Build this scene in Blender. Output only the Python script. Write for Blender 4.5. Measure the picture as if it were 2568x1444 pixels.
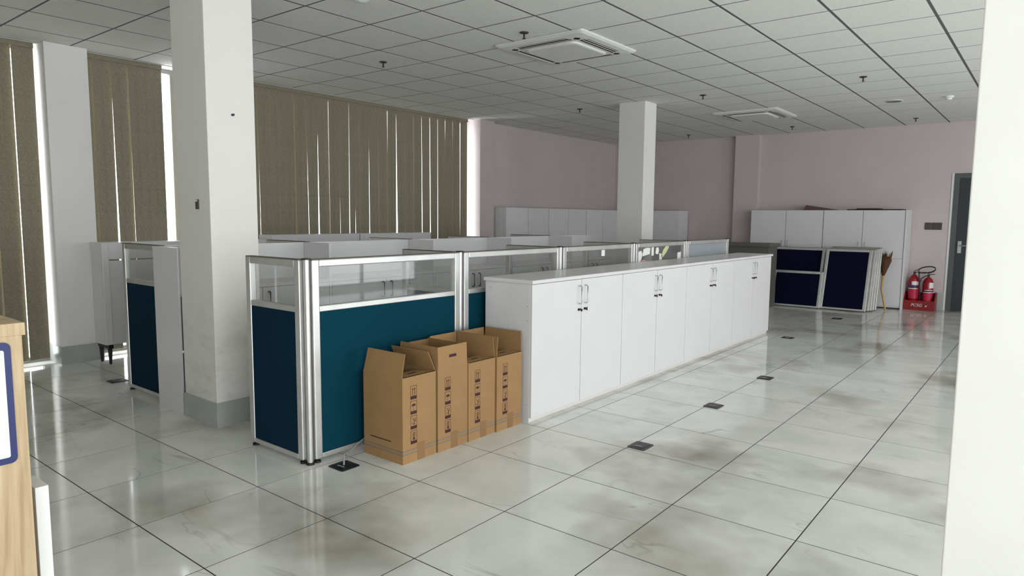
import bpy, bmesh, math, random
from mathutils import Vector, Matrix
random.seed(7)
R_ = math.radians
for o in list(bpy.data.objects): bpy.data.objects.remove(o)
scene = bpy.context.scene
COL = scene.collection

# ---------------------------------------------------------------- camera
FW, FH, FPX = 2568, 1444, 1706.33
CAMH = 1.4311
yaw, pitch, roll = 0.6730, -0.1029, 0.0086
fv = Vector((-math.sin(yaw)*math.cos(pitch), math.cos(yaw)*math.cos(pitch), math.sin(pitch)))
rv = Vector((math.cos(yaw), math.sin(yaw), 0))
uv = rv.cross(fv)
cr, sr = math.cos(roll), math.sin(roll)
RV, UV = cr*rv + sr*uv, -sr*rv + cr*uv
cam = bpy.data.cameras.new('camera'); camo = bpy.data.objects.new('camera', cam); COL.objects.link(camo)
cam.sensor_width = 36; cam.lens = FPX/FW*36; cam.clip_start = 0.02; cam.clip_end = 200
M = Matrix((RV, UV, -fv)).transposed().to_4x4(); M.translation = (0, 0, CAMH)
camo.matrix_world = M
scene.camera = camo
def project(p):
    d = Vector(p) - Vector((0, 0, CAMH)); z = d.dot(fv)
    if z < 0.05: return None
    return (FW/2 + FPX*d.dot(RV)/z, FH/2 - FPX*d.dot(UV)/z)

# ---------------------------------------------------------------- world, light, exposure
w = bpy.data.worlds.new('sky'); scene.world = w; w.use_nodes = True
bg = w.node_tree.nodes['Background']; bg.inputs[0].default_value = (0.99, 0.985, 1.0, 1); bg.inputs[1].default_value = 3.0
scene.view_settings.view_transform = 'Standard'; scene.view_settings.look = 'None'
scene.view_settings.exposure = 1.15; scene.view_settings.gamma = 1; scene.view_settings.use_curve_mapping = False
XL, XR, YN, YF, ZC = -7.5, 4.2, -3.2, 12.93, 2.995
XG = -7.68                                       # glass plane of the left facade
def portal(name, loc, rot, sx, sy):
    l = bpy.data.lights.new(name, 'AREA'); l.shape = 'RECTANGLE'; l.size = sx; l.size_y = sy
    l.cycles.is_portal = True
    o = bpy.data.objects.new(name, l); COL.objects.link(o); o.location = loc; o.rotation_euler = rot
# daylight openings outside the picture: right-hand facade and the facade behind the photographer
RIGHT_WINDOWS = [(-3.0, 2.1, 0.05, 2.9), (2.7, 6.2, 0.05, 2.9), (7.2, 10.3, 0.05, 2.9)]
NEAR_WINDOWS = [(0.2, 1.7, 0.05, 2.6), (2.2, 3.8, 0.05, 2.6)]
for (a, b, c, d) in RIGHT_WINDOWS: portal('window_portal', (XR+0.02, (a+b)/2, (c+d)/2), (0, R_(90), 0), d-c, b-a)
for (a, b, c, d) in NEAR_WINDOWS: portal('window_portal', ((a+b)/2, YN-0.02, (c+d)/2), (R_(90), 0, 0), b-a, d-c)
portal('window_portal', (XG-0.02, 5.5, ZC/2), (0, R_(-90), 0), ZC, 5.6)
portal('window_portal', (XG-0.02, -0.4, ZC/2), (0, R_(-90), 0), ZC, 5.4)

# ---------------------------------------------------------------- materials
def s2l(c): return c/12.92 if c <= 0.04045 else ((c+0.055)/1.055)**2.4
def srgb(r, g, b): return (s2l(r/255), s2l(g/255), s2l(b/255), 1)
class N:
    def __init__(s, name):
        s.m = bpy.data.materials.new(name); s.m.use_nodes = True
        s.t = s.m.node_tree; s.t.nodes.clear()
        s.out = s.t.nodes.new('ShaderNodeOutputMaterial')
    def n(s, typ, ins=None, **kw):
        nd = s.t.nodes.new(typ)
        for k, v in kw.items(): setattr(nd, k, v)
        for k, v in (ins or {}).items():
            if isinstance(v, bpy.types.NodeSocket): s.t.links.new(v, nd.inputs[k])
            else: nd.inputs[k].default_value = v
        return nd
    def link(s, a, b): s.t.links.new(a, b)
MATS = {}
def simple(name, col, rough=0.5, metal=0.0, var=0.0, vscale=8.0, bump=0.0, bscale=60.0, spec=0.5):
    k = N(name)
    p = k.n('ShaderNodeBsdfPrincipled', {'Roughness': rough, 'Metallic': metal, 'Specular IOR Level': spec})
    p.inputs['Base Color'].default_value = col
    tc = k.n('ShaderNodeTexCoord')
    if var > 0:
        nz = k.n('ShaderNodeTexNoise', {'Vector': tc.outputs['Object'], 'Scale': vscale, 'Detail': 5.0})
        mp = k.n('ShaderNodeMapRange', {'Value': nz.outputs['Fac'], 'From Min': 0.3, 'From Max': 0.7, 'To Min': 1-var, 'To Max': 1+var*0.3})
        mx = k.n('ShaderNodeMix', {'Factor': 1.0}, data_type='RGBA', blend_type='MULTIPLY')
        mx.inputs[6].default_value = col; k.link(mp.outputs[0], mx.inputs[7])
        k.link(mx.outputs[2], p.inputs['Base Color'])
    if bump > 0:
        nb = k.n('ShaderNodeTexNoise', {'Vector': tc.outputs['Object'], 'Scale': bscale, 'Detail': 3.0})
        bp = k.n('ShaderNodeBump', {'Height': nb.outputs['Fac'], 'Strength': bump, 'Distance': 0.002})
        k.link(bp.outputs[0], p.inputs['Normal'])
    k.link(p.outputs[0], k.out.inputs[0]); MATS[name] = k.m
    return k.m

simple('column_paint', srgb(228, 227, 223), 0.55, var=0.04, vscale=3, bump=0.08, bscale=90)
def scuffed():
    k = N('column_paint_scuffed'); geo = k.n('ShaderNodeNewGeometry')
    mp = k.n('ShaderNodeMapping', {'Vector': geo.outputs['Position'], 'Scale': (2.2, 2.2, 4.5)})
    n1 = k.n('ShaderNodeTexNoise', {'Vector': mp.outputs[0], 'Scale': 1.6, 'Detail': 5.0, 'Roughness': 0.6})
    a = k.n('ShaderNodeMapRange', {'Value': n1.outputs['Fac'], 'From Min': 0.48, 'From Max': 0.72, 'To Min': 0.0, 'To Max': 0.32})
    sx = k.n('ShaderNodeSeparateXYZ', {0: geo.outputs['Position']})
    b = k.n('ShaderNodeMapRange', {'Value': sx.outputs['Z'], 'From Min': 0.55, 'From Max': 0.9, 'To Min': 1.0, 'To Max': 0.06})
    c = k.n('ShaderNodeMath', {0: a.outputs[0], 1: b.outputs[0]}, operation='MULTIPLY')
    m = k.n('ShaderNodeMix', {'Factor': c.outputs[0]}, data_type='RGBA'); m.inputs[6].default_value = srgb(228, 226, 221); m.inputs[7].default_value = srgb(150, 144, 136)
    p = k.n('ShaderNodeBsdfPrincipled', {'Base Color': m.outputs[2], 'Roughness': 0.55}); k.link(p.outputs[0], k.out.inputs[0]); MATS['column_paint_scuffed'] = k.m
scuffed()
simple('pink_paint', srgb(203, 190, 191), 0.6, var=0.05, vscale=2, bump=0.08, bscale=90)
simple('white_laminate', srgb(219, 218, 219), 0.28, var=0.02, vscale=4)
simple('laminate_edge', srgb(222, 216, 212), 0.4)
simple('aluminium', (0.64, 0.64, 0.63, 1), 0.4, 0.7, var=0.12, vscale=5)
simple('chrome', (0.75, 0.75, 0.74, 1), 0.12, 1.0)
simple('handle_metal', (0.5, 0.5, 0.5, 1), 0.35, 0.8)
simple('rail_dark_reflection', srgb(98, 96, 90), 0.5, 0.3)  # dark surroundings reflected in the rail tops, put into the colour
simple('dark_steel', srgb(84, 84, 86), 0.35, 0.7)
simple('black_plastic', srgb(24, 22, 22), 0.45)
simple('black_metal', srgb(18, 18, 19), 0.35, 0.3)
simple('teal_fabric', srgb(0, 57, 74), 0.9, var=0.1, vscale=120, bump=0.3, bscale=500, spec=0.15)
simple('blue_fabric', srgb(0, 40, 60), 0.9, var=0.1, vscale=120, bump=0.3, bscale=500, spec=0.15)
simple('navy_fabric', srgb(3, 7, 34), 0.9, var=0.1, vscale=120, bump=0.3, bscale=500, spec=0.15)
simple('cardboard', srgb(160, 126, 87), 0.8, var=0.09, vscale=9, bump=0.1, bscale=120, spec=0.2)
simple('cardboard_inner', srgb(140, 105, 68), 0.85, var=0.09, vscale=9, spec=0.2)
simple('carton_ink', srgb(62, 26, 28), 0.8)
simple('carton_band', srgb(122, 112, 100), 0.6)
simple('carton_tape', srgb(138, 104, 68), 0.35)
simple('gypsum_tile', srgb(229, 229, 225), 0.9, var=0.05, vscale=30, bump=0.25, bscale=350, spec=0.2)
simple('tee_bar', srgb(90, 92, 92), 0.7)
simple('ac_plastic', srgb(224, 224, 222), 0.45, var=0.05, vscale=10)
simple('dark_void', srgb(14, 13, 13), 0.8)
simple('sprinkler_metal', srgb(70, 68, 66), 0.45, 0.6)
simple('grey_plastic', srgb(120, 122, 124), 0.6)
simple('white_plastic', srgb(222, 224, 224), 0.4)
simple('red_paint', srgb(150, 5, 20), 0.3)
simple('red_plastic', srgb(132, 4, 14), 0.4)
simple('crimson_label', srgb(196, 30, 70), 0.5, var=0.3, vscale=40)
simple('label_white', srgb(228, 224, 224), 0.5)
simple('label_navy', srgb(52, 46, 92), 0.5)
simple('door_grey', srgb(46, 54, 60), 0.5, var=0.08, vscale=3)
simple('door_frame_grey', srgb(84, 88, 88), 0.5)
simple('switch_grey', srgb(72, 64, 62), 0.35)
simple('steel_plate', srgb(58, 56, 54), 0.35, 0.55, var=0.25, vscale=30)
simple('olive_laminate', srgb(92, 91, 84), 0.5)
simple('bamboo', srgb(196, 158, 84), 0.5, var=0.15, vscale=20)
simple('broom_straw', srgb(92, 58, 34), 0.9, var=0.3, vscale=60)
simple('brown_scrap', srgb(96, 76, 72), 0.8)
simple('paper', srgb(236, 236, 232), 0.8)
simple('paper_green', srgb(206, 208, 160), 0.8)
simple('paper_pink', srgb(206, 170, 166), 0.8)
simple('notice_blue', srgb(26, 40, 98), 0.4)
simple('white_slab', srgb(236, 236, 234), 0.4, var=0.03, vscale=10)
simple('facade_frame', srgb(150, 152, 152), 0.4, 0.4)
simple('cable_grey', srgb(150, 150, 148), 0.5)
simple('asphalt', srgb(150, 150, 146), 0.9)

def wood():
    k = N('oak_laminate'); tc = k.n('ShaderNodeTexCoord')
    mp = k.n('ShaderNodeMapping', {'Vector': tc.outputs['Object'], 'Scale': (24.0, 24.0, 1.6)})
    nz = k.n('ShaderNodeTexNoise', {'Vector': mp.outputs[0], 'Scale': 1.2, 'Detail': 6.0, 'Distortion': 1.1})
    cr_ = k.n('ShaderNodeValToRGB', {'Fac': nz.outputs['Fac']})
    cr_.color_ramp.elements[0].position = 0.3; cr_.color_ramp.elements[0].color = srgb(170, 142, 108)
    cr_.color_ramp.elements[1].position = 0.68; cr_.color_ramp.elements[1].color = srgb(208, 186, 150)
    p = k.n('ShaderNodeBsdfPrincipled', {'Base Color': cr_.outputs[0], 'Roughness': 0.45})
    k.link(p.outputs[0], k.out.inputs[0]); MATS['oak'] = k.m
wood()

def marble(name, tint, rough, per_tile):
    k = N(name); geo = k.n('ShaderNodeNewGeometry'); oi = k.n('ShaderNodeObjectInfo')
    pos = geo.outputs['Position']
    if per_tile:                                   # each tile shows its own cut of the veined pattern
        off = k.n('ShaderNodeVectorMath', {0: oi.outputs['Random'], 1: (37.0, 53.0, 11.0)}, operation='MULTIPLY')
        add = k.n('ShaderNodeVectorMath', {0: pos, 1: off.outputs[0]}, operation='ADD'); vec = add.outputs[0]
    else: vec = pos
    mp = k.n('ShaderNodeMapping', {'Vector': vec, 'Rotation': (0, 0, 0.5), 'Scale': (1.0, 2.6, 1.6)})
    nz = k.n('ShaderNodeTexNoise', {'Vector': mp.outputs[0], 'Scale': 1.1, 'Detail': 3.0, 'Roughness': 0.5, 'Distortion': 0.6})
    sub = k.n('ShaderNodeMath', {0: nz.outputs['Fac'], 1: 0.5}, operation='SUBTRACT')
    ab = k.n('ShaderNodeMath', {0: sub.outputs[0]}, operation='ABSOLUTE')
    vein = k.n('ShaderNodeMapRange', {'Value': ab.outputs[0], 'From Min': 0.0, 'From Max': 0.012, 'To Min': 1.0, 'To Max': 0.0})
    mask = k.n('ShaderNodeTexNoise', {'Vector': vec, 'Scale': 2.3, 'Detail': 2.0})
    mk = k.n('ShaderNodeMapRange', {'Value': mask.outputs['Fac'], 'From Min': 0.5, 'From Max': 0.72, 'To Min': 0.0, 'To Max': 0.5})
    vf = k.n('ShaderNodeMath', {0: vein.outputs[0], 1: mk.outputs[0]}, operation='MULTIPLY')
    cloud = k.n('ShaderNodeTexNoise', {'Vector': vec, 'Scale': 3.0, 'Detail': 5.0})
    cl = k.n('ShaderNodeValToRGB', {'Fac': cloud.outputs['Fac']})
    t = tint
    cl.color_ramp.elements[0].position = 0.34; cl.color_ramp.elements[0].color = srgb(t[0]-15, t[1]-13, t[2]-14)
    cl.color_ramp.elements[1].position = 0.62; cl.color_ramp.elements[1].color = srgb(*t)
    m1 = k.n('ShaderNodeMix', {'Factor': vf.outputs[0]}, data_type='RGBA'); k.link(cl.outputs[0], m1.inputs[6]); m1.inputs[7].default_value = srgb(112, 116, 116)
    last = m1.outputs[2]
    if per_tile:                                   # trodden-in grime, laid over the tiles in patches
        g1 = k.n('ShaderNodeTexNoise', {'Vector': pos, 'Scale': 0.95, 'Detail': 4.0, 'Roughness': 0.5})
        g2 = k.n('ShaderNodeMapRange', {'Value': g1.outputs['Fac'], 'From Min': 0.52, 'From Max': 0.70, 'To Min': 0.0, 'To Max': 0.72})
        m2 = k.n('ShaderNodeMix', {'Factor': g2.outputs[0]}, data_type='RGBA'); k.link(last, m2.inputs[6]); m2.inputs[7].default_value = srgb(128, 114, 95)
        last = m2.outputs[2]
    p = k.n('ShaderNodeBsdfPrincipled', {'Base Color': last, 'Roughness': rough, 'IOR': 1.5})
    if per_tile:
        rr = k.n('ShaderNodeMapRange', {'Value': cloud.outputs['Fac'], 'From Min': 0.3, 'From Max': 0.7, 'To Min': rough*0.7, 'To Max': rough*1.6})
        k.link(rr.outputs[0], p.inputs['Roughness'])
    k.link(p.outputs[0], k.out.inputs[0]); MATS[name] = k.m
marble('floor_marble', (228, 229, 224), 0.075, True)
marble('skirting_marble', (176, 180, 177), 0.2, False)
simple('grout', srgb(46, 46, 43), 0.8)

def glass():
    k = N('pane_glass')
    tr = k.n('ShaderNodeBsdfTransparent'); tr.inputs[0].default_value = (0.93, 0.935, 0.93, 1)
    gl = k.n('ShaderNodeBsdfGlossy', {'Roughness': 0.02})
    df = k.n('ShaderNodeBsdfDiffuse'); df.inputs[0].default_value = (0.7, 0.72, 0.72, 1)
    lw = k.n('ShaderNodeLayerWeight', {'Blend': 0.5}); pw = k.n('ShaderNodeMath', {0: lw.outputs['Facing'], 1: 4.0}, operation='POWER')
    fr = k.n('ShaderNodeMath', {0: pw.outputs[0], 1: 0.4, 2: 0.035}, operation='MULTIPLY_ADD')
    a = k.n('ShaderNodeMixShader', {0: 0.012}); k.link(tr.outputs[0], a.inputs[1]); k.link(df.outputs[0], a.inputs[2])
    b = k.n('ShaderNodeMixShader', {0: fr.outputs[0]}); k.link(a.outputs[0], b.inputs[1]); k.link(gl.outputs[0], b.inputs[2])
    k.link(b.outputs[0], k.out.inputs[0]); MATS['glass'] = k.m
    k = N('window_glass')
    tr = k.n('ShaderNodeBsdfTransparent'); tr.inputs[0].default_value = (0.93, 0.95, 0.95, 1)
    gl = k.n('ShaderNodeBsdfGlossy', {'Roughness': 0.01})
    b = k.n('ShaderNodeMixShader', {0: 0.06}); k.link(tr.outputs[0], b.inputs[1]); k.link(gl.outputs[0], b.inputs[2])
    k.link(b.outputs[0], k.out.inputs[0]); MATS['window_glass'] = k.m
    k = N('frosted_glass')
    tr = k.n('ShaderNodeBsdfTransparent'); tr.inputs[0].default_value = (0.8, 0.83, 0.86, 1)
    df = k.n('ShaderNodeBsdfPrincipled', {'Roughness': 0.3}); df.inputs['Base Color'].default_value = (0.42, 0.45, 0.48, 1)
    b = k.n('ShaderNodeMixShader', {0: 0.75}); k.link(tr.outputs[0], b.inputs[1]); k.link(df.outputs[0], b.inputs[2])
    k.link(b.outputs[0], k.out.inputs[0]); MATS['frosted_glass'] = k.m
    k = N('blind_fabric'); tc = k.n('ShaderNodeTexCoord'); oi = k.n('ShaderNodeObjectInfo')
    wv = k.n('ShaderNodeTexNoise', {'Vector': tc.outputs['Object'], 'Scale': 90.0, 'Detail': 2.0})
    cr_ = k.n('ShaderNodeValToRGB', {'Fac': wv.outputs['Fac']})
    cr_.color_ramp.elements[0].position = 0.3; cr_.color_ramp.elements[0].color = srgb(133, 126, 108)
    cr_.color_ramp.elements[1].position = 0.7; cr_.color_ramp.elements[1].color = srgb(156, 148, 130)
    df = k.n('ShaderNodeBsdfDiffuse', {'Color': cr_.outputs[0]})
    tl = k.n('ShaderNodeBsdfTranslucent'); tl.inputs[0].default_value = srgb(150, 142, 122)
    b = k.n('ShaderNodeMixShader', {0: 0.045}); k.link(df.outputs[0], b.inputs[1]); k.link(tl.outputs[0], b.inputs[2])
    k.link(b.outputs[0], k.out.inputs[0]); MATS['blind'] = k.m
glass()

# ---------------------------------------------------------------- mesh helpers
class MB:
    def __init__(s): s.v = []; s.f = []
    def add(s, vs, fs):
        n = len(s.v); s.v += [Vector(v) for v in vs]; s.f += [tuple(i+n for i in f) for f in fs]; return s
    def box(s, x0, x1, y0, y1, z0, z1):
        return s.add([(x0,y0,z0),(x1,y0,z0),(x1,y1,z0),(x0,y1,z0),(x0,y0,z1),(x1,y0,z1),(x1,y1,z1),(x0,y1,z1)],
                     [(0,3,2,1),(4,5,6,7),(0,1,5,4),(1,2,6,5),(2,3,7,6),(3,0,4,7)])
    def prism(s, poly, z0, z1):                       # poly in xy, counter-clockwise
        n = len(poly)
        vs = [(x,y,z0) for x,y in poly] + [(x,y,z1) for x,y in poly]
        return s.add(vs, [tuple(range(n-1,-1,-1)), tuple(range(n,2*n))] + [(i,(i+1)%n,(i+1)%n+n,i+n) for i in range(n)])
    def slab(s, poly3, t):                            # thin solid: polygon pushed along vector t
        n = len(poly3); t = Vector(t)
        vs = [Vector(p) for p in poly3] + [Vector(p)+t for p in poly3]
        return s.add(vs, [tuple(range(n-1,-1,-1)), tuple(range(n,2*n))] + [(i,(i+1)%n,(i+1)%n+n,i+n) for i in range(n)])
    def lathe(s, prof, c=(0,0,0), n=20):              # prof: list of (r,z)
        vs = []; fs = []
        for (r, z) in prof:
            for i in range(n):
                a = 2*math.pi*i/n; vs.append((c[0]+r*math.cos(a), c[1]+r*math.sin(a), c[2]+z))
        m = len(prof)
        for j in range(m-1):
            for i in range(n):
                k = (i+1) % n; fs.append((j*n+i, j*n+k, (j+1)*n+k, (j+1)*n+i))
        fs.append(tuple(range(n-1,-1,-1))); fs.append(tuple((m-1)*n+i for i in range(n)))
        return s.add(vs, fs)
    def tube(s, pts, r, n=8):
        pts = [Vector(p) for p in pts]; rings = []
        up = Vector((0,0,1))
        for i, p in enumerate(pts):
            d = (pts[min(i+1,len(pts)-1)] - pts[max(i-1,0)]).normalized()
            a = d.cross(up)
            if a.length < 1e-3: a = d.cross(Vector((1,0,0)))
            a.normalize(); b = d.cross(a).normalized()
            rr = r[i] if isinstance(r, (list, tuple)) else r
            rings.append([p + rr*(math.cos(2*math.pi*k/n)*a + math.sin(2*math.pi*k/n)*b) for k in range(n)])
        vs = [v for g in rings for v in g]; fs = []
        for j in range(len(rings)-1):
            for k in range(n):
                q = (k+1) % n; fs.append((j*n+k, j*n+q, (j+1)*n+q, (j+1)*n+k))
        fs.append(tuple(range(n-1,-1,-1))); fs.append(tuple((len(rings)-1)*n+k for k in range(n)))
        return s.add(vs, fs)
    def xf(s, m): s.v = [m @ v for v in s.v]; return s
    def mesh(s, name, mat, bevel=0, smooth=False, off=(0,0,0)):
        me = bpy.data.meshes.new(name); o = Vector(off)
        me.from_pydata([tuple(v-o) for v in s.v], [], s.f)
        bm = bmesh.new(); bm.from_mesh(me)
        if bevel:
            bmesh.ops.remove_doubles(bm, verts=bm.verts, dist=1e-6)
            bmesh.ops.bevel(bm, geom=list(bm.edges), offset=bevel, segments=2, profile=0.5, affect='EDGES', clamp_overlap=True)
        bmesh.ops.recalc_face_normals(bm, faces=bm.faces)
        if smooth:
            for f in bm.faces: f.smooth = True
            for e in bm.edges:
                if len(e.link_faces) == 2 and e.calc_face_angle(0) > R_(35): e.smooth = False
        bm.to_mesh(me); bm.free()
        me.materials.append(mat if isinstance(mat, bpy.types.Material) else MATS[mat])
        return me
    def build(s, name, mat, parent=None, bevel=0, smooth=False):
        """world coordinates in; the object is placed at its base centre, or in its parent's frame"""
        if parent is None:
            xs = [v.x for v in s.v]; ys = [v.y for v in s.v]; zs = [v.z for v in s.v]
            org = Vector(((min(xs)+max(xs))/2, (min(ys)+max(ys))/2, min(zs)))
            o = bpy.data.objects.new(name, s.mesh(name, mat, bevel, smooth, org)); o.location = org
        else:
            o = bpy.data.objects.new(name, s.mesh(name, mat, bevel, smooth, wpos(parent))); o.parent = parent
        COL.objects.link(o); return o
def wpos(o):
    p = Vector((0,0,0))
    while o is not None: p += Vector(o.location); o = o.parent
    return p
def tag(o, label=None, cat=None, group=None, kind=None):
    if label: o['label'] = label
    if cat: o['category'] = cat
    if group: o['group'] = group
    if kind: o['kind'] = kind
    return o
def thing(name, label, cat, loc, group=None, rot=(0,0,0)):
    o = bpy.data.objects.new(name, None); o.empty_display_size = 0.1; COL.objects.link(o)
    o.location = loc; o.rotation_euler = rot
    return tag(o, label, cat, group)
def inst(name, me, parent, loc, rot=(0,0,0)):
    o = bpy.data.objects.new(name, me); COL.objects.link(o); o.parent = parent; o.location = loc; o.rotation_euler = rot
    return o
def B(*a): return MB().box(*a)

# ---------------------------------------------------------------- floor
T = 0.6; FX0, FY0 = -2.6186, 1.2881
slab = MB().box(XG, XR+0.2, YN-0.2, YF+0.2, -0.06, -0.0008)
floor = tag(slab.build('floor', 'grout'), 'polished pale marble tile floor', 'floor', kind='structure')
def best_tiles(x0, y0, px_, py_, z, xr, yr):
    cells = []
    for i in range(math.floor((xr[0]-x0)/px_), math.ceil((xr[1]-x0)/px_)):
        for j in range(math.floor((yr[0]-y0)/py_), math.ceil((yr[1]-y0)/py_)):
            a, b, c, d = x0+i*px_, x0+(i+1)*px_, y0+j*py_, y0+(j+1)*py_
            if b < xr[0]+0.02 or a > xr[1]-0.02 or d < yr[0]+0.02 or c > yr[1]-0.02: continue
            q = [project((x, y, z)) for x, y in ((a,c),(b,c),(b,d),(a,d))]
            ar = 0
            if all(q):
                xs = [p[0] for p in q]; ys = [p[1] for p in q]
                if max(xs) > -20 and min(xs) < FW+20 and max(ys) > -20 and min(ys) < FH+20:
                    ar = 0.5*abs(sum(q[k][0]*q[(k+1)%4][1]-q[(k+1)%4][0]*q[k][1] for k in range(4)))
            cells.append((ar, a, b, c, d))
    cells.sort(reverse=True); return cells
g = 0.0030
tile_full = MB().box(-T/2+g, T/2-g, -T/2+g, T/2-g, -0.008, 0).mesh('floor_tile', 'floor_marble')
cells = best_tiles(FX0, FY0, T, T, 0, (XG+0.02, XR), (YN, YF-0.005)); rest = MB(); nt = 0
fo = wpos(floor)
for (ar, a, b, c, d) in cells:
    ca, cb, cc, cd = max(a, XG+0.02), min(b, XR), max(c, YN), min(d, YF-0.005)
    if ar > 0 and nt < 290:
        nt += 1
        if (ca, cb, cc, cd) == (a, b, c, d): inst('floor_tile', tile_full, floor, Vector(((a+b)/2, (c+d)/2, 0))-fo)
        else:
            mm = Vector(((ca+cb)/2, (cc+cd)/2, 0))
            inst('floor_tile', MB().box(ca+g, cb-g, cc+g, cd-g, -0.008, 0).mesh('floor_tile', 'floor_marble', off=mm), floor, mm-fo)
    else: rest.box(ca+g, cb-g, cc+g, cd-g, -0.008, 0)
tag(rest.build('distant_floor_tiles', 'floor_marble', floor), kind='stuff')

# ---------------------------------------------------------------- ceiling
CT = 0.615; CX0, CY0 = -2.679, 5.002
ceil_ = tag(MB().box(XG, XR+0.2, YN-0.2, YF+0.2, ZC+0.0010, ZC+0.12).build('ceiling', 'tee_bar'), 'suspended ceiling of square gypsum tiles in a metal grid', 'ceiling', kind='structure')
cells = best_tiles(CX0, CY0, CT, CT, ZC, (-7.46, XR), (YN, YF)); rest = MB(); nt = 0
gx, gy = 0.0115, 0.0085
ct_full = MB().box(-CT/2+gx, CT/2-gx, -CT/2+gy, CT/2-gy, 0, 0.010).mesh('ceiling_tile', 'gypsum_tile')
co = wpos(ceil_)
for (ar, a, b, c, d) in cells:
    ca, cb, cc, cd = max(a, -7.46), min(b, XR), max(c, YN), min(d, YF)
    if ar > 0 and nt < 295:
        nt += 1
        if (ca, cb, cc, cd) == (a, b, c, d):
            inst('ceiling_tile', ct_full, ceil_, Vector(((a+b)/2, (c+d)/2, ZC+random.uniform(-0.0003, 0.0003)))-co, (random.uniform(-.0008,.0008), random.uniform(-.0008,.0008), 0))
        else:
            mm = Vector(((ca+cb)/2, (cc+cd)/2, ZC))
            inst('ceiling_tile', MB().box(ca+gx, cb-gx, cc+gy, cd-gy, ZC, ZC+0.010).mesh('ceiling_tile', 'gypsum_tile', off=mm), ceil_, mm-co)
    else: rest.box(ca+gx, cb-gx, cc+gy, cd-gy, ZC, ZC+0.010)
tag(rest.build('distant_ceiling_tiles', 'gypsum_tile', ceil_), kind='stuff')
# plain border strip of the ceiling along the windows
tag(B(XG, -7.47, YN, YF, ZC-0.004, ZC+0.0035).build('trim_1', 'gypsum_tile'), 'plain ceiling border along the window wall', 'trim', kind='structure')

# ---------------------------------------------------------------- walls
def wall_openings(axis, pos0, pos1, lo, hi, ops):    # boxes that leave rectangular openings
    m = MB()
    def bx(a, b, z0, z1):
        if b-a < 1e-4 or z1-z0 < 1e-4: return
        m.box(pos0, pos1, a, b, z0, z1) if axis == 'x' else m.box(a, b, pos0, pos1, z0, z1)
    cur = lo
    for (a, b, c, d) in sorted(ops):
        bx(cur, a, 0, ZC+0.1); bx(a, b, 0, c); bx(a, b, d, ZC+0.1); cur = b
    bx(cur, hi, 0, ZC+0.1); return m
tag(wall_openings('y', YF, YF+0.2, XG, XR+0.2, [(-1.33, -0.42, 0.0, 2.19)]).build('wall_far', 'pink_paint'), 'pale pink painted wall with a grey door', 'wall', kind='structure')
tag(wall_openings('x', XR, XR+0.2, YN-0.2, YF, RIGHT_WINDOWS).build('wall_right', 'column_paint'), 'white wall with tall windows', 'wall', kind='structure')
tag(wall_openings('y', YN-0.2, YN, XG, XR, NEAR_WINDOWS).build('wall_near', 'column_paint'), 'white wall with wide windows behind the photographer', 'wall', kind='structure')
wl = MB().box(XG-0.1, XL, 8.70, YF, 0, ZC+0.1)
wl = tag(wl.build('wall_left', 'pink_paint'), 'pale pink painted wall beyond the blinds', 'wall', kind='structure')
def skirting(parent, boxes):
    for b in boxes: B(*b).build('skirting', 'skirting_marble', parent)
def column(label, x0, x1, y0, y1, mat='column_paint', sk=0.17):
    c = MB().box(x0, x1, y0, y1, 0, ZC).build('column', mat, bevel=0.004)
    tag(c, label, 'column', kind='structure'); e = 0.008
    skirting(c, [(x0-e, x1+e, y0-e, y0, 0, sk), (x1, x1+e, y0, y1, 0, sk), (x0-e, x0, y0, y1, 0, sk), (x0-e, x1+e, y1, y1+e, 0, sk)])
    return c
col1 = column('square white column beside the white shelf end panel', -4.785, -4.343, 2.27, 2.61, 'column_paint_scuffed')
col2 = column('square white column behind the glass partition with stickers', -4.79, -4.40, 8.33, 8.66)
column('white column close to the bare floor, nearest the windows on the right', -0.195, 0.26, 2.27, 2.61)
column('shallow white pilaster on the window wall between two blinds', XG-0.05, -7.33, 2.32, 2.68)
column('shallow pink-white pilaster beside the long blind', XG-0.05, -7.33, 8.35, 8.70, 'pink_paint')
column('pale pilaster on the far wall beside white wall cabinets', -4.85, -4.395, 12.80, YF, 'pink_paint')
skirting(wl, [(XL, XL+0.01, 8.71, YF, 0, 0.28)])
tag(B(-1.84, -1.36, YF-0.012, YF, 0, 0.28).build('baseboard_far', 'skirting_marble'), 'grey marble skirting on the far wall', 'baseboard', kind='structure')
tag(B(-7.5, -4.86, YF-0.012, YF, 0, 0.28).build('baseboard_far', 'skirting_marble'), 'grey marble skirting beside the far pilaster', 'baseboard', kind='structure')
# fittings on the near column
cs = thing('cable_outlet', 'tiny dark outlet on the column face toward the wooden counter', 'outlet', (-4.50, 2.262, 1.46))
B(-4.512, -4.486, 2.258, 2.27, 1.47, 1.535).build('plate', 'switch_grey', cs); B(-4.510, -4.488, 2.256, 2.262, 1.52, 1.533).build('clip', 'label_white', cs)
tag(MB().tube([(-4.343, 2.446, 2.095), (-4.325, 2.446, 2.095)], 0.008).build('wall_screw', 'black_plastic'), 'small black screw in the column', 'screw')

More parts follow.
